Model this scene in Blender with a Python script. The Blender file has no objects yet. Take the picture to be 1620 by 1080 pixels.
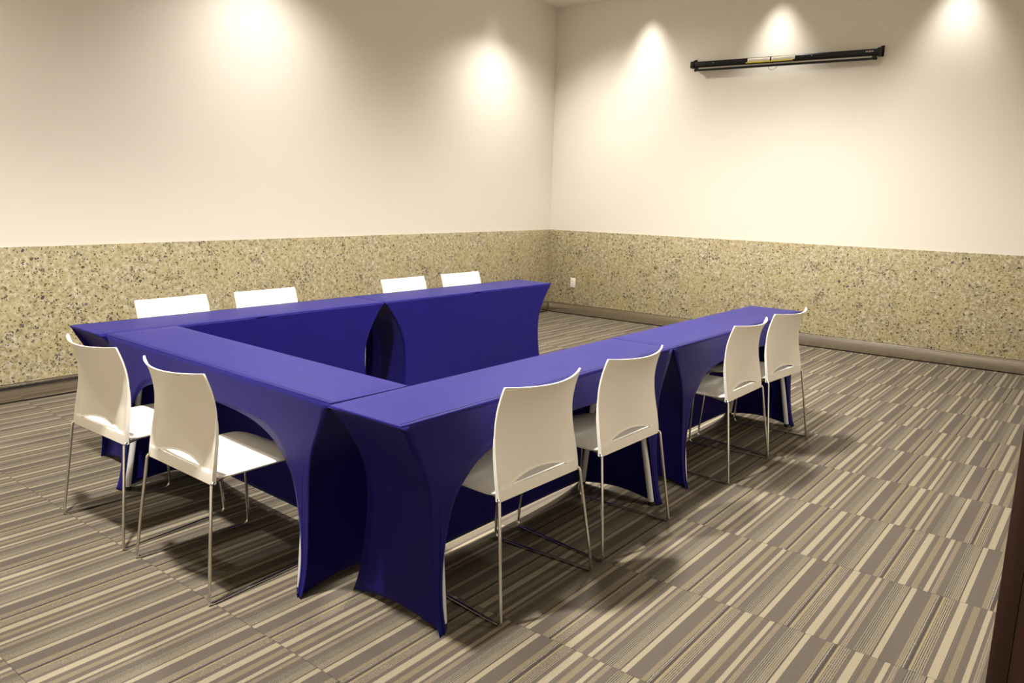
import bpy, bmesh, math, random
from mathutils import Vector, Matrix
random.seed(7)
sc = bpy.context.scene
COL = sc.collection

# ------------------------------------------------------------------ helpers
def link_mesh(name, verts, faces, mat=None, parent=None, smooth=True, sharp=35):
    me = bpy.data.meshes.new(name)
    bm = bmesh.new()
    vs = [bm.verts.new(v) for v in verts]
    for f in faces:
        ids = list(dict.fromkeys(f))
        if len(ids) < 3:
            continue
        try:
            bm.faces.new([vs[i] for i in ids])
        except ValueError:
            pass
    bmesh.ops.remove_doubles(bm, verts=bm.verts, dist=1e-5)
    bmesh.ops.recalc_face_normals(bm, faces=bm.faces)
    for f in bm.faces:
        f.smooth = smooth
    if smooth:
        for e in bm.edges:
            if len(e.link_faces) == 2 and e.calc_face_angle(0) > math.radians(sharp):
                e.smooth = False
    bm.to_mesh(me); bm.free()
    o = bpy.data.objects.new(name, me)
    COL.objects.link(o)
    if mat: me.materials.append(mat)
    if parent: o.parent = parent
    return o

class MB:
    """collects shapes into one mesh"""
    def __init__(self): self.v = []; self.f = []
    def add(self, v, f):
        n = len(self.v); self.v += [tuple(p) for p in v]; self.f += [[i + n for i in q] for q in f]
    def box(self, a, b, bev=0.0):
        (x0, y0, z0), (x1, y1, z1) = a, b
        if bev <= 0:
            self.add([(x0,y0,z0),(x1,y0,z0),(x1,y1,z0),(x0,y1,z0),(x0,y0,z1),(x1,y0,z1),(x1,y1,z1),(x0,y1,z1)],
                     [(0,3,2,1),(4,5,6,7),(0,1,5,4),(1,2,6,5),(2,3,7,6),(3,0,4,7)])
        else:
            bm = bmesh.new()
            bmesh.ops.create_cube(bm, size=1)
            for v in bm.verts:
                v.co = Vector(((x0+x1)/2 + v.co.x*(x1-x0), (y0+y1)/2 + v.co.y*(y1-y0), (z0+z1)/2 + v.co.z*(z1-z0)))
            bmesh.ops.bevel(bm, geom=list(bm.edges), offset=bev, segments=2, profile=0.5, affect='EDGES')
            bm.verts.index_update()
            self.add([v.co[:] for v in bm.verts], [[v.index for v in f.verts] for f in bm.faces])
            bm.free()
    def tube(self, pts, r, n=10, cap=True):
        pts = [Vector(p) for p in pts]
        rings = []
        up = None
        for i, p in enumerate(pts):
            if i == 0: t = pts[1] - p
            elif i == len(pts)-1: t = p - pts[-2]
            else: t = (pts[i+1]-p).normalized() + (p-pts[i-1]).normalized()
            t.normalize()
            if up is None:
                up = t.orthogonal().normalized()
            up = (up - t*up.dot(t)).normalized()
            b = t.cross(up)
            rings.append([p + (up*math.cos(2*math.pi*k/n) + b*math.sin(2*math.pi*k/n))*r for k in range(n)])
        v = [q for ring in rings for q in ring]; f = []
        for i in range(len(pts)-1):
            for k in range(n):
                f.append((i*n+k, i*n+(k+1) % n, (i+1)*n+(k+1) % n, (i+1)*n+k))
        if cap:
            f.append(list(range(n))); f.append([(len(pts)-1)*n+k for k in range(n)])
        self.add(v, f)
    def build(self, name, mat, parent=None, smooth=True, sharp=35):
        return link_mesh(name, self.v, self.f, mat, parent, smooth, sharp)

def fillet(pts, r, n=6):
    pts = [Vector(p) for p in pts]
    out = [pts[0]]
    for i in range(1, len(pts)-1):
        a = (pts[i-1]-pts[i]); b = (pts[i+1]-pts[i])
        rr = r[i] if isinstance(r, (list, tuple)) else r
        d = min(rr, a.length*.48, b.length*.48)
        p0 = pts[i]+a.normalized()*d; p1 = pts[i]+b.normalized()*d
        for k in range(n+1):
            t = k/n
            out.append(p0*(1-t)**2 + pts[i]*2*t*(1-t) + p1*t*t)
    out.append(pts[-1])
    return out

def interp(x, tab):
    if x <= tab[0][0]: return tab[0][1]
    for (a, b), (c, d) in zip(tab, tab[1:]):
        if x <= c: return b + (d-b)*(x-a)/(c-a)
    return tab[-1][1]

def smooth_interp(x, tab):
    # catmull-rom through the table (monotone x)
    if x <= tab[0][0]: return tab[0][1]
    if x >= tab[-1][0]: return tab[-1][1]
    for i in range(len(tab)-1):
        if x <= tab[i+1][0]:
            x0, y0 = tab[i]; x1, y1 = tab[i+1]
            m0 = (tab[i+1][1]-tab[i-1][1])/(tab[i+1][0]-tab[i-1][0]) if i > 0 else (y1-y0)/(x1-x0)
            m1 = (tab[i+2][1]-tab[i][1])/(tab[i+2][0]-tab[i][0]) if i+2 < len(tab) else (y1-y0)/(x1-x0)
            h = x1-x0; t = (x-x0)/h
            return (2*t**3-3*t**2+1)*y0 + (t**3-2*t**2+t)*h*m0 + (-2*t**3+3*t**2)*y1 + (t**3-t**2)*h*m1

def empty(name, loc=(0, 0, 0), rz=0.0, label=None, cat=None, group=None):
    o = bpy.data.objects.new(name, None); COL.objects.link(o)
    o.empty_display_size = .1
    o.location = loc; o.rotation_euler = (0, 0, rz)
    if label: o['label'] = label
    if cat: o['category'] = cat
    if group: o['group'] = group
    return o

def structure(o, label=None):
    o['kind'] = 'structure'
    if label: o['label'] = label
    return o

def srgb(r, g, b):
    f = lambda c: (c/255)/12.92 if c/255 <= .04045 else ((c/255+.055)/1.055)**2.4
    return (f(r), f(g), f(b), 1)

# ------------------------------------------------------------------ materials
def new_mat(name):
    m = bpy.data.materials.new(name); m.use_nodes = True
    nt = m.node_tree
    return m, nt, nt.nodes['Principled BSDF']

class N:
    """tiny node builder"""
    def __init__(self, nt): self.nt = nt
    def node(self, t, **kw):
        n = self.nt.nodes.new(t)
        for k, v in kw.items(): setattr(n, k, v)
        return n
    def put(self, sock, v):
        if hasattr(v, 'is_output') or isinstance(v, bpy.types.NodeSocket): self.nt.links.new(v, sock)
        else: sock.default_value = v
    def math(self, op, a, b=0.0, c=None):
        n = self.node('ShaderNodeMath', operation=op)
        self.put(n.inputs[0], a); self.put(n.inputs[1], b)
        if c is not None: self.put(n.inputs[2], c)
        return n.outputs[0]
    def mix(self, fac, a, b, blend='MIX'):
        n = self.node('ShaderNodeMix', data_type='RGBA', blend_type=blend)
        self.put(n.inputs[0], fac); self.put(n.inputs[6], a); self.put(n.inputs[7], b)
        return n.outputs[2]
    def ramp(self, fac, stops, interp='LINEAR'):
        n = self.node('ShaderNodeValToRGB')
        cr = n.color_ramp; cr.interpolation = interp
        while len(cr.elements) > 1: cr.elements.remove(cr.elements[-1])
        cr.elements[0].position = stops[0][0]; cr.elements[0].color = stops[0][1]
        for p, c in stops[1:]:
            e = cr.elements.new(p); e.color = c
        self.put(n.inputs[0], fac)
        return n.outputs[0]
    def noise(self, vec, scale, detail=2.0, rough=.5, dims='3D'):
        n = self.node('ShaderNodeTexNoise', noise_dimensions=dims)
        self.put(n.inputs['Vector'], vec); n.inputs['Scale'].default_value = scale
        n.inputs['Detail'].default_value = detail; n.inputs['Roughness'].default_value = rough
        return n.outputs['Fac']
    def voronoi(self, vec, scale, feature='F1', rand=1.0):
        n = self.node('ShaderNodeTexVoronoi', feature=feature)
        self.put(n.inputs['Vector'], vec); n.inputs['Scale'].default_value = scale
        n.inputs['Randomness'].default_value = rand
        return n
    def bump(self, h, strength, dist, bsdf):
        n = self.node('ShaderNodeBump'); n.inputs['Strength'].default_value = strength
        n.inputs['Distance'].default_value = dist
        self.put(n.inputs['Height'], h); self.nt.links.new(n.outputs[0], bsdf.inputs['Normal'])

def g(v): return (v, v, v, 1)

def simple(name, col, rough=.5, metal=0.0, spec=.5, noise_scale=0, noise_amt=0.0, bump=0.0):
    m, nt, b = new_mat(name); k = N(nt)
    b.inputs['Roughness'].default_value = rough; b.inputs['Metallic'].default_value = metal
    b.inputs['Specular IOR Level'].default_value = spec
    tc = k.node('ShaderNodeTexCoord').outputs['Object']
    n = k.noise(tc, noise_scale or 30, 3)
    lo = tuple(c*(1-noise_amt) for c in col[:3])+(1,); hi = tuple(min(1, c*(1+noise_amt)) for c in col[:3])+(1,)
    nt.links.new(k.ramp(n, [(.3, lo), (.7, hi)]), b.inputs['Base Color'])
    if bump: k.bump(n, bump, .002, b)
    return m

def make_carpet():
    m, nt, b = new_mat('striped_carpet_tiles'); k = N(nt)
    tc = k.node('ShaderNodeTexCoord').outputs['Object']
    sx = k.node('ShaderNodeSeparateXYZ'); nt.links.new(tc, sx.inputs[0])
    X, Y = sx.outputs[0], sx.outputs[1]
    ROW, PER = .6035, .379
    u = k.math('DIVIDE', k.math('ADD', X, 4.905), ROW)
    row = k.math('FLOOR', u)
    known = {-2: -4.871, -1: -5.082, 0: -4.865, 1: -5.094, 2: -4.655}
    r2 = random.Random(3)
    stops = []
    for i in range(-9, 10):
        off = known.get(i, r2.uniform(0, PER))
        stops.append(((i+9)/20 + .0005, g((off/PER) % 1.0)))
    off = k.ramp(k.math('DIVIDE', k.math('ADD', row, 9.5), 20.0), stops, 'CONSTANT')
    s = k.math('FRACT', k.math('ADD', k.math('SUBTRACT', off, k.math('DIVIDE', Y, PER)), 40.0))
    E = [0,.0276,.0463,.0694,.0934,.1107,.1211,.1378,.1628,.1903,.2183,.2226,.2419,.2972,.3132,.3252,.3369,.3445,.3787,.3943]
    CREAM = srgb(190,177,149); BR = srgb(120,109,98); TAN = srgb(154,140,114); PINK = srgb(160,143,122)
    DK = srgb(88,78,74); GREY = srgb(128,122,108); SPK = srgb(155,143,121); LT = srgb(158,150,136); YEL = srgb(176,160,122)
    C = [CREAM, BR, TAN, BR, CREAM, BR, PINK, BR, GREY, SPK, DK, CREAM, BR, TAN, LT, DK, YEL, SPK, BR]
    # a narrow gap after the broad cream stripe carries a fine light pin line
    cols = [(E[i]/E[-1], c) for i, c in enumerate(C)]
    base = k.ramp(s, cols, 'CONSTANT')
    mask = k.ramp(s, [(0, g(.03)), (E[1]/E[-1], g(.35)), ((E[1]+.006)/E[-1], g(.05)), (E[2]/E[-1], g(.15)), (E[3]/E[-1], g(.05)),
                      (E[6]/E[-1], g(.4)), (E[7]/E[-1], g(.05)), (E[8]/E[-1], g(.9)), (E[9]/E[-1], g(.55)), (E[10]/E[-1], g(.2)),
                      (E[11]/E[-1], g(.03)), (E[13]/E[-1], g(.2)), (E[14]/E[-1], g(1)), (E[15]/E[-1], g(.1)), (E[16]/E[-1], g(.1)),
                      (E[17]/E[-1], g(.9)), (E[18]/E[-1], g(.05))], 'CONSTANT')
    line = k.math('GREATER_THAN', k.math('FRACT', k.math('DIVIDE', Y, .0068)), .52)
    mp = k.node('ShaderNodeMapping'); nt.links.new(tc, mp.inputs[0]); mp.inputs['Scale'].default_value = (140, 420, 1)
    dash = k.noise(mp.outputs[0], 1.0, 1)
    dashes = k.math('MULTIPLY', line, k.math('GREATER_THAN', dash, .42))
    c1 = k.mix(k.math('MULTIPLY', dashes, mask), base, DK)
    inv = k.math('MULTIPLY', k.math('SUBTRACT', 1.0, line), k.math('MULTIPLY', mask, .45))
    c2 = k.mix(inv, c1, CREAM)
    fine = k.noise(tc, 330.0, 2, .7)
    c3 = k.mix(1.0, c2, k.ramp(fine, [(.3, g(.66)), (.7, g(1.26))]), 'MULTIPLY')
    big = k.noise(tc, 1.3, 3)
    c4 = k.mix(1.0, c3, k.ramp(big, [(.3, g(.95)), (.7, g(1.04))]), 'MULTIPLY')
    # seam between the tile rows
    fr = k.math('FRACT', u)
    seam = k.math('LESS_THAN', k.math('MINIMUM', fr, k.math('SUBTRACT', 1.0, fr)), .0028)
    c5 = k.mix(k.math('MULTIPLY', seam, .45), c4, srgb(62, 54, 50))
    # few crumbs of lint
    v = k.voronoi(tc, 1.7)
    c6 = k.mix(k.math('LESS_THAN', v.outputs['Distance'], .006), c5, srgb(225, 220, 210))
    dim = k.mix(1.0, c6, g(CARPET), 'MULTIPLY')
    nt.links.new(dim, b.inputs['Base Color'])
    b.inputs['Roughness'].default_value = .95; b.inputs['Specular IOR Level'].default_value = .15
    k.bump(fine, .35, .003, b)
    return m

def make_granite():
    m, nt, b = new_mat('speckled_granite'); k = N(nt)
    tc = k.node('ShaderNodeTexCoord').outputs['Object']
    warp = k.node('ShaderNodeTexNoise'); nt.links.new(tc, warp.inputs['Vector']); warp.inputs['Scale'].default_value = 40
    wv = k.node('ShaderNodeVectorMath', operation='SCALE'); nt.links.new(warp.outputs['Color'], wv.inputs[0]); wv.inputs['Scale'].default_value = .025
    ad = k.node('ShaderNodeVectorMath', operation='ADD'); nt.links.new(tc, ad.inputs[0]); nt.links.new(wv.outputs[0], ad.inputs[1])
    P = ad.outputs[0]
    n1 = k.noise(P, 34, 4, .65)
    base = k.ramp(n1, [(.30, srgb(130,117,86)), (.42, srgb(166,154,120)), (.54, srgb(184,173,142)), (.66, srgb(210,202,182))])
    # broad cloudy drifts of grey and ochre
    n2 = k.noise(tc, 3.2, 4, .6)
    base = k.mix(k.ramp(n2, [(.42, g(0)), (.66, g(.5))]), base, srgb(186, 170, 120))
    n3 = k.noise(tc, 5.5, 5, .65)
    greyz = k.ramp(n3, [(.52, g(0)), (.66, g(1))])
    v2 = k.voronoi(P, 62)
    gr = k.math('MULTIPLY', k.math('LESS_THAN', v2.outputs['Distance'], .42), k.math('GREATER_THAN', v2.outputs['Color'], .5))
    base = k.mix(k.math('MULTIPLY', k.math('MULTIPLY', gr, .75), k.math('ADD', k.math('MULTIPLY', greyz, .8), .2)), base, srgb(134, 128, 126))
    # ochre grains
    v3 = k.voronoi(P, 48)
    oc = k.math('MULTIPLY', k.math('LESS_THAN', v3.outputs['Distance'], .38), k.math('GREATER_THAN', v3.outputs['Color'], .58))
    base = k.mix(k.math('MULTIPLY', oc, .6), base, srgb(138, 118, 74))
    # dark specks of two sizes, denser in the drifts
    for sc_, size, lim in ((40, .42, .44), (76, .52, .46)):
        v1 = k.voronoi(P, sc_)
        sp = k.node('ShaderNodeSeparateColor'); nt.links.new(v1.outputs['Color'], sp.inputs[0])
        thr = k.math('ADD', k.math('MULTIPLY', sp.outputs[0], size), k.math('MULTIPLY', greyz, .14))
        pres = k.math('GREATER_THAN', k.math('ADD', sp.outputs[1], k.math('MULTIPLY', greyz, .28)), lim)
        dk = k.math('MULTIPLY', k.math('LESS_THAN', v1.outputs['Distance'], thr), pres)
        base = k.mix(k.math('MULTIPLY', dk, .9), base, k.ramp(sp.outputs[2], [(0, srgb(36, 33, 38)), (.4, srgb(58, 52, 56)), (.55, srgb(84, 82, 100)), (.75, srgb(98, 80, 52)), (1, srgb(62, 52, 40))]))
    nt.links.new(base, b.inputs['Base Color'])
    b.inputs['Roughness'].default_value = .32; b.inputs['Specular IOR Level'].default_value = .35
    return m

def make_fabric():
    m, nt, b = new_mat('royal_blue_stretch_fabric'); k = N(nt)
    tc = k.node('ShaderNodeTexCoord').outputs['Object']
    n = k.noise(tc, 900, 2)
    n2 = k.noise(tc, 6, 3)
    base = k.mix(n, (.0072, .0052, .092, 1), (.0098, .0072, .116, 1))
    base = k.mix(1.0, base, k.ramp(n2, [(.3, g(.94)), (.7, g(1.05))]), 'MULTIPLY')
    nt.links.new(base, b.inputs['Base Color'])
    b.inputs['Roughness'].default_value = .5; b.inputs['Specular IOR Level'].default_value = .16; b.inputs['Specular Tint'].default_value = (.55, .48, 1, 1)
    b.inputs['Sheen Weight'].default_value = .085; b.inputs['Sheen Roughness'].default_value = .45
    b.inputs['Sheen Tint'].default_value = (.42, .36, 1, 1)
    k.bump(n, .1, .0006, b)
    return m

def make_wood():
    m, nt, b = new_mat('dark_brown_wood'); k = N(nt)
    tc = k.node('ShaderNodeTexCoord').outputs['Object']
    mp = k.node('ShaderNodeMapping'); nt.links.new(tc, mp.inputs[0]); mp.inputs['Scale'].default_value = (30, 30, 1.6)
    n = k.noise(mp.outputs[0], 1.5, 5, .6)
    nt.links.new(k.ramp(n, [(.3, srgb(40, 16, 6)), (.7, srgb(60, 26, 10))]), b.inputs['Base Color'])
    b.inputs['Roughness'].default_value = .45
    return m

def make_brushed(name, col, rough):
    m, nt, b = new_mat(name); k = N(nt)
    tc = k.node('ShaderNodeTexCoord').outputs['Object']
    mp = k.node('ShaderNodeMapping'); nt.links.new(tc, mp.inputs[0]); mp.inputs['Scale'].default_value = (2, 2, 500)
    n = k.noise(mp.outputs[0], 1.0, 2)
    nt.links.new(k.ramp(n, [(.3, tuple(c*.9 for c in col[:3])+(1,)), (.7, col)]), b.inputs['Base Color'])
    b.inputs['Metallic'].default_value = 1; b.inputs['Roughness'].default_value = rough
    return m

CARPET = .50
M = dict(
    carpet=make_carpet(), granite=make_granite(), fabric=make_fabric(), wood=make_wood(), tan=simple('tan_wall_paint', srgb(236, 228, 212), .9, spec=.2, noise_scale=3, noise_amt=.01),
    wall=simple('cream_wall_paint', srgb(238, 232, 220), .9, spec=.2, noise_scale=3, noise_amt=.005),
    ceiling=simple('white_ceiling_paint', srgb(232, 228, 216), .9, spec=.2, noise_scale=3, noise_amt=.006),
    shell=simple('white_plastic_shell', srgb(238, 232, 220), .38, spec=.4, noise_scale=400, noise_amt=.01),
    chrome=simple('polished_chrome_rod', (.74, .72, .68, 1), .14, metal=1, noise_scale=20, noise_amt=.02),
    base=make_brushed('brushed_metal_skirting', (.64, .60, .53, 1), .17),
    baseside=make_brushed('brushed_metal_skirting_warm', (.64, .59, .51, 1), .32),
    legwhite=simple('pale_grey_powder_coat', srgb(214, 212, 214), .45, noise_scale=60, noise_amt=.02),
    board=simple('grey_laminate_board', srgb(150, 148, 144), .6, noise_scale=40, noise_amt=.04),
    black=simple('black_enamel', srgb(9, 9, 9), .4, spec=.3, noise_scale=50, noise_amt=.1),
    blackp=simple('black_plastic', srgb(12, 11, 11), .5, spec=.3, noise_scale=50, noise_amt=.1),
    label=simple('cream_paper_label', srgb(226, 218, 198), .7, noise_scale=60, noise_amt=.06),
    yellow=simple('yellow_label_band', srgb(196, 176, 24), .6, noise_scale=60, noise_amt=.06),
    mark=simple('pale_badge_print', srgb(205, 190, 170), .6, noise_scale=60, noise_amt=.05),
    text=simple('grey_label_print', srgb(160, 152, 138), .7, noise_scale=60, noise_amt=.05),
    cloth=simple('pale_screen_cloth', srgb(190, 184, 168), .8, noise_scale=60, noise_amt=.03),
    wire=simple('grey_wire', srgb(120, 115, 100), .5, noise_scale=60, noise_amt=.05),
    plate=simple('white_socket_plastic', srgb(238, 232, 222), .4, noise_scale=60, noise_amt=.01),
    slot=simple('dark_socket_slot', srgb(150, 142, 130), .6, noise_scale=60, noise_amt=.05),
    rubber=simple('dark_rubber', srgb(30, 29, 30), .8, noise_scale=60, noise_amt=.1),
    seam=simple('dark_blue_stitching', (.006, .005, .04, 1), .8, noise_scale=200, noise_amt=.1),
    shadowgap=simple('shadow_gap_dark', srgb(48, 42, 34), .9, noise_scale=60, noise_amt=.1),  # dark tone painted in for the shade of the skirting gaps
)

# ------------------------------------------------------------------ setting
HC = 3.682            # ceiling height
HW = 1.045            # top of the stone dado
HB = .128             # skirting height
XL, YF = -9.3, -6.62  # far ends of the room behind the camera

o = link_mesh('floor', [(XL-.2, YF-.2, 0), (.2, YF-.2, 0), (.2, .2, 0), (XL-.2, .2, 0)], [(0, 1, 2, 3)], M['carpet'], smooth=False)
structure(o, 'floor of striped brown, grey and cream carpet tiles')
b = MB(); b.box((XL-.2, YF-.2, HC), (.2, .2, HC+.1)); structure(b.build('ceiling', M['ceiling'], smooth=False), 'white ceiling')
# left wall in the photo (plane y = 0) and right wall (plane x = 0); dado stands 8 mm proud
DP = .008
b = MB(); b.box((XL-.2, 0, HW-.02), (0.2, .2, HC)); b.box((XL-.2, .001, 0), (.2, .2, HW-.02))
structure(b.build('wall_left', M['wall'], smooth=False), 'cream painted wall above the speckled stone, left of the corner')
b = MB(); b.box((0, YF-.2, HW-.02), (.2, 0, HC)); b.box((.001, YF-.2, 0), (.2, 0, HW-.02))
structure(b.build('wall_right', M['wall'], smooth=False), 'cream painted wall above the speckled stone, behind the rolled screen')
b = MB(); b.box((XL, -DP, .0), (-.001, 0.0005, HW), .0015); structure(b.build('trim_1', M['granite']), 'beige speckled granite dado along the left wall')
b = MB(); b.box((-DP, YF, .0), (0.0005, -DP-.0005, HW), .0015); structure(b.build('trim_2', M['granite']), 'beige speckled granite dado along the right wall')
def skirting(name, a, bb, mat, lab, ax):
    k = MB()
    if ax == 'x':
        k.box((a, -DP-.012, .012), (bb, -DP, HB-.010), .002); k.box((a, -DP-.015, HB-.010), (bb, -DP, HB), .0035)
    else:
        k.box((-DP-.012, a, .012), (-DP, bb, HB-.010), .002); k.box((-DP-.015, a, HB-.010), (-DP, bb, HB), .0035)
    r = structure(k.build(name, mat), lab)
    k = MB()
    if ax == 'x': k.box((a, -DP-.006, .0005), (bb, -DP, .012)); k.box((a, -DP-.003, HB), (bb, -DP, HB+.004))
    else: k.box((-DP-.006, a, .0005), (-DP, bb, .012)); k.box((-DP-.003, a, HB), (-DP, bb, HB+.004))
    k.build('shadow_gap', M['shadowgap'], r, smooth=False)  # dark strips stand in for the shadow line under and over the skirting
skirting('baseboard_left', XL, -DP-.016, M['base'], 'brushed metal skirting along the left wall', 'x')
skirting('baseboard_right', YF, -DP-.016, M['baseside'], 'brushed metal skirting along the right wall', 'y')
# walls behind and beside the camera, with the doorway of the open door
b = MB(); b.box((XL-.2, YF-.2, 0), (XL, .2, HC)); structure(b.build('wall_back', M['tan'], smooth=False), 'tan painted wall behind the camera')
DX = -6.60
b = MB(); b.box((XL, YF-.2, 0), (DX-.95, YF, HC)); b.box((DX-.95, YF-.2, 2.12), (DX+.03, YF, HC)); b.box((DX+.03, YF-.2, 0), (.2, YF, HC))
structure(b.build('wall_front', M['tan'], smooth=False), 'tan painted wall beside the open door')
b = MB(); b.box((DX-1.2, YF-.26, 0), (DX+.3, YF-.2, 2.4)); structure(b.build('wall_corridor', M['wall'], smooth=False))
b = MB(); b.box((DX-.95, YF-.2, 0), (DX-.91, YF+.012, 2.12), .003); b.box((DX-.91, YF-.2, 2.08), (DX-.01, YF+.012, 2.12), .003)
b.box((DX+.05, YF-.2, 0), (DX+.09, YF+.012, 2.12), .003)
structure(b.build('trim_3', M['wood']), 'dark wood door frame')
d = empty('door_1', (DX, YF, 0)); structure(d, 'dark brown wooden door leaf standing open at the right edge')
b = MB(); b.box((0, .02, .008), (.045, .905, 2.07), .002); b.build('door_leaf', M['wood'], d)
b = MB(); b.box((-.001, .905, .008), (.046, .935, 2.07), .002); b.build('door_edge', M['wood'], d)
b = MB(); b.tube(fillet([(-.005, .86, 1.0), (-.055, .86, 1.0), (-.055, .74, 1.0)], .015), .009); b.build('door_handle', M['chrome'], d)

# ------------------------------------------------------------------ chair
def chair_proto():
    # local frame: X sideways, Y forward (towards the seat front), Z up; origin on the floor between the rear feet
    root = empty('stacking_chair')
    # ---- seat
    NL, NT = 18, 20
    T0, T1 = .066, .478
    top = []; bot = []
    for j in range(NT+1):
        t = T0 + (T1-T0)*j/NT
        e = max(0, (t-.395)/.08)
        for i in range(NL+1):
            l = -1 + 2*i/NL
            w = .230 - .003*(j/NT)
            if t > T1-.05:                                   # rounded front corners
                w -= .05 - math.sqrt(max(0, .05**2-(t-(T1-.05))**2))
            z = .4485 - .007*(1-l*l)*math.sin(math.pi*min(1, j/NT/.9)) - .016*e*e + .012*max(0, 1-j/3)**2
            ed = max(0, (abs(l)-.86)/.14)
            top.append((l*w, t, z - .004*ed*ed)); bot.append((l*w*.992, t, z-.013+.003*ed*ed))
    v = top+bot; n0 = len(top); f = []
    idx = lambda i, j: j*(NL+1)+i
    for j in range(NT):
        for i in range(NL):
            f.append((idx(i, j), idx(i+1, j), idx(i+1, j+1), idx(i, j+1)))
            f.append((n0+idx(i, j), n0+idx(i, j+1), n0+idx(i+1, j+1), n0+idx(i+1, j)))
    ring = [idx(i, 0) for i in range(NL)] + [idx(NL, j) for j in range(NT)] + [idx(i, NT) for i in range(NL, 0, -1)] + [idx(0, j) for j in range(NT, 0, -1)]
    for a, c in zip(ring, ring[1:]+ring[:1]): f.append((a, c, n0+c, n0+a))
    link_mesh('seat', v, f, M['shell'], root, sharp=50)
    # ---- backrest
    ZS = .468                                            # top of the lower rail, where the slot opens
    zs_low = [.428, .432, .44, .45, .458, .465, ZS]
    zs_up = [ZS, .471, .475, .480, .487, .495, .505, .52, .54, .56, .58, .60, .62, .64, .66, .68, .70, .72, .74, .76, .78, .80, .815, .827, .836, .842]
    W_ = [(.428, .232), (.50, .232), (.60, .226), (.68, .2215), (.76, .220), (.842, .2195)]
    TP = [(.428, .056), (.46, .059), (.52, .069), (.60, .083), (.66, .088), (.71, .086), (.77, .075), (.842, .052)]
    BU = [(.428, .0), (.47, .0), (.56, .008), (.64, .018), (.72, .033), (.80, .048), (.842, .056)]
    NB = 36
    SL = 26/36                                           # half length of the slot
    def back_pt(l, z, upper):
        q = 1 - l*l
        lens = max(0, 1-(l/SL)**2)
        zz = z
        if upper: zz = z + .023*lens*(1-(z-ZS)/(.842-ZS))**4
        w = smooth_interp(zz, W_); t = smooth_interp(zz, TP) - interp(zz, BU)*q
        rec = 0.0
        if upper:
            rec += .017*lens*max(0, 1-(z-ZS)/.14)
            fl = min(1, max(0, (.925-abs(l))/.035))
            rec += .006*fl*min(1, (z-ZS)/.007)*max(0, min(1, (.66-z)/.08))
        if zz > .825: w -= .003*((zz-.825)/.017)**2       # softened top corners
        zo = zz - .003 - .011*max(0, (zz-.66)/.18) - (.010*q if zz > .80 else 0)*min(1, max(0, (zz-.80)/.042))
        th = .0075 + .004*max(0, (.60-z)/.17) + (.006 if abs(l) > .9 and z < .66 else 0)*max(0, min(1, (.68-z)/.1)) - rec*.5
        return (l*w, t+rec, zo), (l*w*.995, t+rec+max(.005, th), zo)
    v = []; f = []
    rows = [(z, False) for z in zs_low] + [(z, True) for z in zs_up]
    for z, upr in rows:
        for i in range(NB+1):
            a, c = back_pt(-1+2*i/NB, z, upr)
            v.append(a); v.append(c)
    O = lambda i, j: 2*(j*(NB+1)+i)
    I = lambda i, j: 2*(j*(NB+1)+i)+1
    NJ = len(rows)-1; jr = len(zs_low)-1
    for j in range(NJ):
        if j == jr: continue
        for i in range(NB):
            f.append((O(i, j), O(i+1, j), O(i+1, j+1), O(i, j+1)))
            f.append((I(i, j), I(i, j+1), I(i+1, j+1), I(i+1, j)))
        for i in (0, NB):
            f.append((O(i, j), O(i, j+1), I(i, j+1), I(i, j)))
    for i in range(NB):
        f.append((O(i, 0), I(i, 0), I(i+1, 0), O(i+1, 0)))
        f.append((O(i, NJ), O(i+1, NJ), I(i+1, NJ), I(i, NJ)))
        if abs(-1+2*(i+.5)/NB) < SL:                      # rims of the slot
            f.append((O(i, jr), O(i+1, jr), I(i+1, jr), I(i, jr)))
            f.append((O(i, jr+1), I(i, jr+1), I(i+1, jr+1), O(i+1, jr+1)))
    link_mesh('backrest', v, f, M['shell'], root, sharp=42)
    # ---- sled frame: one bent rod each side, two bars under the seat
    R = .0062
    for s in (-1, 1):
        pts = [(s*.17, .17, .4285), (s*.206, .092, .4265), (s*.235, .053, .436), (s*.2745, 0, R), (s*.240, .478, R), (s*.212, .452, .425), (s*.17, .36, .4275)]
        k = MB(); k.tube(fillet(pts, [0, .03, .018, .016, .032, .03, 0], 7), R, 12)
        k.build('sled_leg', M['chrome'], root)
    k = MB(); k.tube([(-.175, .36, .4215), (.175, .36, .4215)], .006, 10); k.build('cross_bar', M['chrome'], root)
    k = MB(); k.tube([(-.175, .17, .4225), (.175, .17, .4225)], .006, 10); k.build('cross_bar', M['chrome'], root)
    return root

def dup(root, loc, rz):
    r = root.copy(); COL.objects.link(r)
    r.location = loc; r.rotation_euler = (0, 0, rz)
    for ch in list(root.children):
        c = ch.copy(); COL.objects.link(c); c.parent = r
        for gc in ch.children:
            e = gc.copy(); COL.objects.link(e); e.parent = c
    return r

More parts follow.
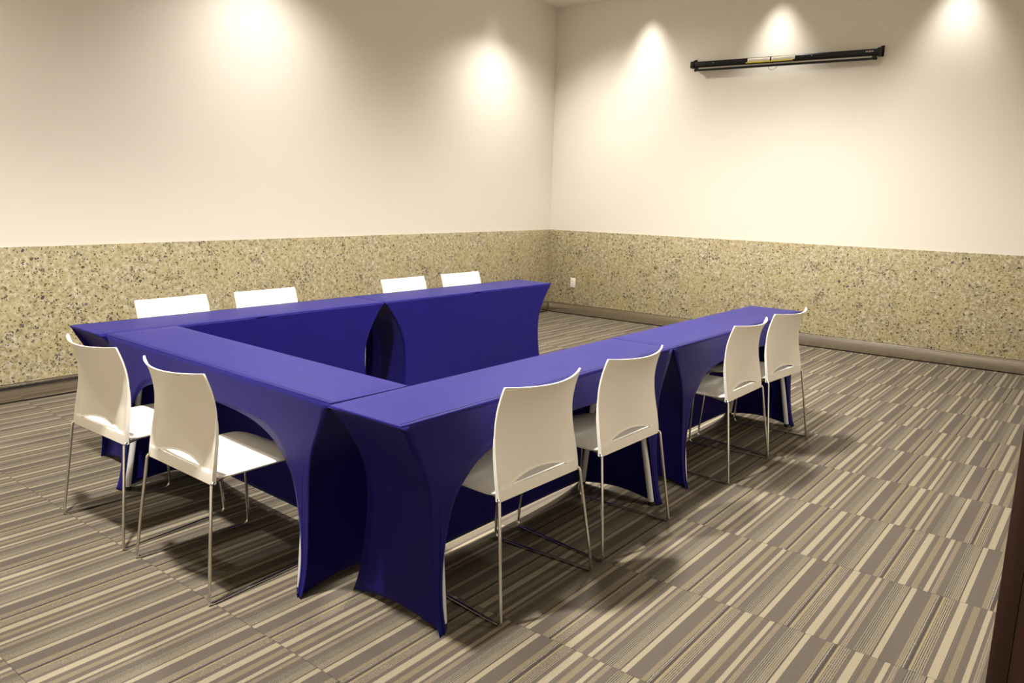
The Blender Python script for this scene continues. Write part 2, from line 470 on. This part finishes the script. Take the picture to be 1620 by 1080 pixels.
PI = math.pi
chairs = [
    # x, y, rotation, label
    (-6.7335, -2.4682, -PI/2+.009, 'white chair at the cross table, the one farther from the camera', 'chairs at the cross table'),
    (-6.7331, -3.1224, -PI/2-.016, 'white chair at the cross table, the one nearer the camera', 'chairs at the cross table'),
    (-5.8953, -4.2764, -.030, 'first white chair from the front along the right tables', 'chairs along the right tables'),
    (-5.253, -4.2836, -.027, 'second white chair from the front along the right tables', 'chairs along the right tables'),
    (-4.0701, -4.3102, -.007, 'third white chair from the front along the right tables', 'chairs along the right tables'),
    (-3.4855, -4.3206, -.079, 'farthest white chair along the right tables, nearest the screen wall', 'chairs along the right tables'),
    (-5.782, -1.3831, PI+.008, 'white chair behind the left tables, leftmost of the four backs', 'chairs behind the left tables'),
    (-5.1728, -1.4177, PI-.036, 'white chair behind the left tables, second back from the left', 'chairs behind the left tables'),
    (-4.0068, -1.4621, PI-.019, 'white chair behind the left tables, third back from the left', 'chairs behind the left tables'),
    (-3.3753, -1.4712, PI-.034, 'white chair behind the left tables, rightmost back, nearest the corner', 'chairs behind the left tables'),
]
proto = chair_proto()
for i, (x, y, rz, lab, grp) in enumerate(chairs):
    if i == 0:
        r = proto; r.location = (x, y, 0); r.rotation_euler = (0, 0, rz)
    else:
        r = dup(proto, (x, y, 0), rz)
    r['label'] = lab; r['category'] = 'chair'; r['group'] = grp

# ------------------------------------------------------------------ tables in stretch covers
L, W, H = 1.7884, .3555, .75
INSET = [(0, .146), (.1, .156), (.2, .166), (.29, .173), (.37, .175), (.465, .167), (.53, .147), (.61, .106), (.70, .045), (.735, .014), (.75, 0)]
INSET_OUT = [(0, .122), (.1, .124), (.25, .128), (.40, .128), (.49, .120), (.567, .098), (.65, .052), (.70, .024), (.735, .007), (.75, 0)]
def u_in(z, s=1): return smooth_interp(max(0, min(.75, z)), INSET if s > 0 else INSET_OUT)
def v_out(z):
    s = 1 - z/H
    return .028*s*s + .030*max(0, s)**9
ARCH = [(.163, 0), (.168, .10), (.179, .20), (.198, .30), (.233, .41), (.277, .475), (.355, .538), (.44, .573), (.55, .594), (.70, .604), (L/2, .607)]
CORN = [0, .10, .20, .33, .47, .58, .68, .742]
RB = .007

def cover_mesh():
    vv = []; ff = []
    def grid(rows):
        n = len(vv); m = len(rows[0])
        for r in rows: vv.extend(r)
        for j in range(len(rows)-1):
            for i in range(m-1):
                ff.append((n+j*m+i, n+j*m+i+1, n+(j+1)*m+i+1, n+(j+1)*m+i))
    hu, hv = L/2, W/2
    zt = H-RB
    # top face and rounded edge
    NU, NV = 24, 6
    grid([[(-hu+RB+(2*hu-2*RB)*i/NU, -hv+RB+(2*hv-2*RB)*j/NV, H) for i in range(NU+1)] for j in range(NV+1)])
    ang = [0, 22.5, 45, 67.5, 90]
    def rnd(a): a = math.radians(a); return -RB+RB*math.sin(a), H-RB+RB*math.cos(a)
    for s in (-1, 1):
        rows = []
        for a in ang:
            d, z = rnd(a)
            rows.append([((-hu-d)+(2*hu+2*d)*i/NU, s*(hv+d), z) for i in range(NU+1)])
        grid(rows)
        rows = []
        for a in ang:
            d, z = rnd(a)
            rows.append([(s*(hu+d), (-hv-d)+(2*hv+2*d)*i/NV, z) for i in range(NV+1)])
        grid(rows)
    # corner curve
    def corner(e, s, z):
        return Vector((e*(hu-u_in(z, s)*(1 if z < zt-1e-6 else 0)), s*(hv+v_out(z)), z))
    zq = [0, .02, .05, .09, .14, .2, .26, .32, .38, .44, .49, .53, .57, .61, .65, .68, .705, .725, .735, zt]
    # end panels
    NE = 12
    for e in (-1, 1):
        rows = []
        for z in reversed(zq):
            row = []
            for i in range(NE+1):
                c = -1+2*i/NE
                q = 1-c*c
                hem = .032*q
                zz = zt - (zt-z)*(zt-hem)/zt
                a = corner(e, 1, z)
                pull = .016*q*math.sin(PI*min(1, (H-z)/H))
                row.append((a.x - e*pull, c*(hv+v_out(z)*abs(c)), zz))
            rows.append(row)
        grid(rows)
    # closed inner panel (+v)
    NC = 48
    rows = []
    for z in reversed(zq):
        row = []
        for i in range(NC+1):
            c = math.sin((-1+2*i/NC)*PI/2)
            hem = .046*(1-abs(c)**3)
            zz = zt - (zt-z)*(zt-hem)/zt
            x = corner(1, 1, z).x*c
            row.append((x, hv+v_out(z)*abs(c)**3, zz))
        rows.append(row)
    grid(rows)
    # arched panel (-v): ruled between the arch and the outline
    pairs = []
    for k in range(len(ARCH)):
        if k < len(CORN):
            B = ('c', CORN[k])
        else:
            B = ('t', {8: .22, 9: .58, 10: L/2}[k])
        pairs.append((ARCH[k], B))
    SUB = 6
    half = []
    def arch_pt(t):      # catmull-rom along ARCH
        i = min(int(t), len(ARCH)-2); f = t-i
        P = lambda k: Vector(ARCH[max(0, min(len(ARCH)-1, k))]) if k < len(ARCH) else Vector((2*ARCH[-1][0]-ARCH[-2][0], ARCH[-2][1]))
        p0, p1, p2, p3 = P(i-1), P(i), P(i+1), P(i+2)
        return .5*((2*p1)+(p2-p0)*f+(2*p0-5*p1+4*p2-p3)*f*f+(3*p1-p0-3*p2+p3)*f**3)
    for k in range(len(ARCH)-1):
        for q in range(SUB):
            f = q/SUB
            A = arch_pt(k+f)
            b0, b1 = pairs[k][1], pairs[k+1][1]
            if b0[0] == 'c' and b1[0] == 'c':
                z = min(zt, b0[1]+(b1[1]-b0[1])*f); B = ('c', z)
            elif b0[0] == 'c':
                B = ('t', b1[1]*f)
            else:
                B = ('t', b0[1]+(b1[1]-b0[1])*f)
            half.append((A, B))
    half.append((Vector(ARCH[-1]), ('t', L/2)))
    def strip(sign):
        NR = 8
        rows = []
        for A, B in half:
            if B[0] == 'c':
                bu, bz = (u_in(B[1], -1) if B[1] < zt-1e-6 else 0.0), B[1]
            else:
                bu, bz = B[1], zt
            au = max(A.x, bu+.012) if B[0] == 'c' else A.x
            row = []
            for r in range(NR+1):
                t = r/NR
                uu = au+(bu-au)*t; z = max(0, A.y)+(bz-max(0, A.y))*t
                c = 1-uu/(L/2)
                edge = u_in(min(z, zt), -1)
                k = max(0, min(1, 1-(uu-edge)/.5))
                row.append((sign*(-(L/2)+uu), -(hv+v_out(z)*k**2), z))
            rows.append(row)
        grid(rows)
    strip(1); strip(-1)
    return vv, ff

def table_proto():
    root = empty('banquet_table')
    v, f = cover_mesh()
    cov = link_mesh('stretch_cover', v, f, M['fabric'], root, sharp=38)
    for e in cov.data.edges:                       # the cloth rounds softly over the vertical corners
        if all(cov.data.vertices[i].co.z < .66 for i in e.vertices): e.use_edge_sharp = False
    sm = cov.modifiers.new('cloth', 'SOLIDIFY'); sm.thickness = .002; sm.offset = -1
    k = MB()
    for s in (-1,):
        pts = [(-L/2+.012+(L-.024)*i/40, s*(W/2-.014+.0012*math.sin(i*1.3)), H+.0002) for i in range(41)]
        k.tube(pts, .0015, 6)
    k.build('seam', M['seam'], cov)
    b = MB(); b.box((-L/2+.075, -W/2+.012, .712), (L/2-.075, W/2-.012, .7465), .004); b.build('tabletop', M['board'], root)
    for e in (-1, 1):
        for s in (-1, 1):
            k = MB()
            k.tube([(e*(L/2-.215), s*.10, .712), (e*(L/2-.203), s*.142, .40), (e*(L/2-.172), s*(W/2+.022), .012)], .0145, 12)
            lg = k.build('leg', M['legwhite'], root); lg['label'] = 'pale grey tubular leg'
            k = MB(); k.tube([(e*(L/2-.1725), s*(W/2+.0212), .020), (e*(L/2-.172), s*(W/2+.0225), .0005)], .0158, 12)
            k.build('rubber_foot', M['rubber'], lg)
        k = MB(); k.tube([(e*(L/2-.225), -.120, .55), (e*(L/2-.225), .120, .55)], .010, 10); k.build('leg_brace', M['legwhite'], root)
    return root

TP_ = [(-5.515, -1.7845, -.036+PI, 'blue-covered narrow table of the left row, its near end meeting the cross table', 'tables of the left row'),
       (-3.724, -1.851, -.038+PI, 'blue-covered narrow table of the left row, the far one nearest the corner of the room', 'tables of the left row'),
       (-6.236, -2.836, -1.606, 'blue-covered narrow table set crosswise between the left and right rows', None),
       (-5.575, -3.926, -.010, 'blue-covered narrow table of the right row, the near one closest to the camera', 'tables of the right row'),
       (-3.783, -3.952, -.018, 'blue-covered narrow table of the right row, the far one towards the screen wall', 'tables of the right row')]
tp = table_proto()
for i, (x, y, a, lab, grp) in enumerate(TP_):
    if i == 0:
        r = tp; r.location = (x, y, 0); r.rotation_euler = (0, 0, a)
    else:
        r = dup(tp, (x, y, 0), a)
    r['label'] = lab; r['category'] = 'table'
    if grp: r['group'] = grp

# ------------------------------------------------------------------ rolled projection screen on the right wall
def screen():
    LEN = 1.88
    root = empty('projection_screen', (-.075, -2.805, 2.857), -PI/2,
                 'long black rolled-up projection screen hung high on the right wall', 'screen')
    root.rotation_euler = (0, math.radians(1.0), -PI/2)
    # local: X along the screen (left to right in the photo), -Y towards the room, Z up
    def prism(k, prof, x0, x1):
        n = len(prof)
        k.add([(x0, y, z) for y, z in prof]+[(x1, y, z) for y, z in prof],
              [(i, (i+1) % n, n+(i+1) % n, n+i) for i in range(n)]+[list(range(n)), list(range(n, 2*n))])
    def rr(hy, hz, r, n=5, cy=0, cz=0):
        out = []
        for (sx, sz, a0) in ((1, 1, 0), (-1, 1, 90), (-1, -1, 180), (1, -1, 270)):
            for q in range(n+1):
                a = math.radians(a0+90*q/n)
                out.append((cy+sx*(hy-r)+r*math.cos(a), cz+sz*(hz-r)+r*math.sin(a)))
        return out
    h = LEN/2
    k = MB(); prism(k, rr(.034, .031, .020), -h+.02, h-.02); k.build('housing', M['black'], root, sharp=30)
    for s, hz in ((-1, .034), (1, .038)):
        k = MB(); prism(k, rr(.042, hz, .014), s*h-(.012 if s > 0 else 0)-.012, s*h+(.012 if s < 0 else 0)+.012 - (.012 if s > 0 else 0))
        cap = k.build('end_cap', M['blackp'], root, sharp=30)
        k = MB(); k.box((s*h-.014, .03, hz-.006), (s*h+.010, .0765, hz+.020), .002); k.box((s*h-.014, .0665, -.03), (s*h+.010, .0765, hz+.03), .002)
        k.build('wall_bracket', M['blackp'], cap)
    # slat bar that closes the roll
    k = MB(); prism(k, rr(.010, .0105, .006, cy=-.012, cz=-.056), -h+.035, h-.035); bar = k.build('slat_bar', M['black'], root, sharp=30)
    for s in (-1, 1):
        k = MB(); k.box((s*(h-.05)-.018, -.022, -.052), (s*(h-.05)+.018, -.002, -.028), .004); k.box((s*(h-.035)-.010, -.024, -.069), (s*(h-.035)+.010, 0, -.044), .004)
        k.build('bar_stop', M['blackp'], bar)
    # a sliver of rolled screen cloth in the slot
    k = MB(); k.box((-h+.07, -.014, -.050), (h-.07, -.010, -.029)); k.build('screen_cloth', M['cloth'], root)
    # paper labels with the yellow band
    a0, a1, am = -h+LEN*.328, -h+LEN*.584, -h+LEN*.455
    for x0, x1 in ((a0, am-.008), (am+.008, a1)):
        k = MB(); k.box((x0, -.0355, -.013), (x1, -.0335, .014), .0004)
        k.box((x0, -.0345, .0125), (x1, -.029, .0225), .0004)
        lb = k.build('paper_label', M['label'], root); lb['label'] = 'cream paper label'
        t = MB()
        for q in range(4):
            zc = .010-.006*q
            t.box((x0+.015, -.0359, zc-.001), (x1-.015-.02*(q % 2), -.0354, zc+.001))
        t.build('label_print', M['text'], lb, smooth=False)
    k = MB(); k.box((a0-.018, -.0355, -.0235), (a1-.02, -.0325, -.0135), .0004)
    yb = k.build('yellow_band', M['yellow'], root); yb['label'] = 'yellow label band'
    # small pale maker's mark near the right end
    k = MB(); xm = h-.125
    for q, wd in enumerate((.009, .006, .010, .007, .009, .006)):
        x0 = xm+q*.0125
        k.box((x0, -.0356, .001), (x0+wd, -.0335, .013), .0006)
    k.build('badge', M['mark'], root)
    for xs in (-h+.24, h-.62):
        k = MB(); k.tube([(xs, -.033, .008), (xs, -.0365, .008)], .004, 10); k.build('screw_head', M['mark'], root)
    # pull loop
    pts = []
    for q in range(25):
        a = PI*1.08*q/24 - PI*.04
        pts.append((-h+LEN*.464-.042*math.cos(a), -.012, -.064-.034*math.sin(a)))
    k = MB(); k.tube(pts, .0022, 8); k.build('pull_loop', M['wire'], bar)
    return root
screen()

# ------------------------------------------------------------------ wall socket
s = empty('wall_socket', (-DP-.0005, -.382, .402), -PI/2, 'small white socket plate on the speckled stone of the right wall near the corner', 'socket')
k = MB(); k.box((-.037, -.008, -.059), (.037, 0, .059), .003); k.build('cover_plate', M['plate'], s)
for zc in (-.021, .021):
    k = MB(); k.box((-.017, -.0095, zc-.014), (.017, -.0075, zc+.014), .003); ol = k.build('outlet', M['plate'], s)
    k = MB(); k.box((-.008, -.0100, zc-.004), (-.0055, -.0094, zc+.006)); k.box((.0055, -.0100, zc-.004), (.008, -.0094, zc+.006)); k.build('outlet_slot', M['slot'], ol, smooth=False)

# ------------------------------------------------------------------ light: recessed spots in the ceiling
WARM = (1.0, .962, .905)
def spot(name, loc, power, deg, blend, target=None, radius=.05, col=WARM):
    d = bpy.data.lights.new(name, 'SPOT'); d.energy = power; d.spot_size = math.radians(deg); d.spot_blend = blend
    d.shadow_soft_size = radius; d.color = col
    o = bpy.data.objects.new(name, d); COL.objects.link(o); o.location = loc
    dirv = (Vector(target)-Vector(loc)) if target else Vector((0, 0, -1))
    o.rotation_euler = dirv.to_track_quat('-Z', 'Y').to_euler()
    return o
ZL = HC-.03
for x in (-1.2, -4.2, -7.2):
    spot('wall_washer', (x, -.60, ZL), 225, 140, 1.0, (x, -1.65, 0))              # row along the left wall
    spot('wall_washer', (x, -.20, ZL), 11, 74, 1.0, (x, -.30, 0), radius=.10)
spot('downlight', (-7.0, -3.3, ZL), 950, 130, .7, radius=.08)                    # middle row
spot('downlight', (-4.2, -3.3, ZL), 1010, 151, .9, radius=.2)
spot('downlight', (-1.9, -3.3, ZL), 650, 144, .9, radius=.2)
spot('downlight', (-4.6, -6.1, ZL), 170, 150, .8, radius=.2)                     # row beside the camera
for y in (-1.30, -2.75, -4.35):
    spot('wall_washer', (-.20, y, ZL), 84, 76, .85, (-.30, y, 0), radius=.12)     # tight beams down the right wall

w = bpy.data.worlds.new('World'); sc.world = w; w.use_nodes = True
w.node_tree.nodes['Background'].inputs[0].default_value = (.9, .85, .75, 1)
w.node_tree.nodes['Background'].inputs[1].default_value = .02

# ------------------------------------------------------------------ camera
cam = bpy.data.cameras.new('camera'); co = bpy.data.objects.new('camera', cam); COL.objects.link(co)
cam.sensor_width = 36; cam.lens = 1222.15*36/1620; cam.clip_start = .05
fw = Vector((.77164473, .60841264, -.18546826)); rt = Vector((.6224373, -.78232206, .02332382)); up = Vector((.13090541, .13344007, .98237341))
mw = Matrix((rt, up, -fw)).transposed().to_4x4(); mw.translation = (-8.0613, -5.7789, 1.4571)
co.matrix_world = mw
sc.camera = co
sc.view_settings.view_transform = 'Standard'; sc.view_settings.look = 'None'
sc.view_settings.exposure = 0.0; sc.view_settings.gamma = 1.0
sc.view_settings.use_curve_mapping = False
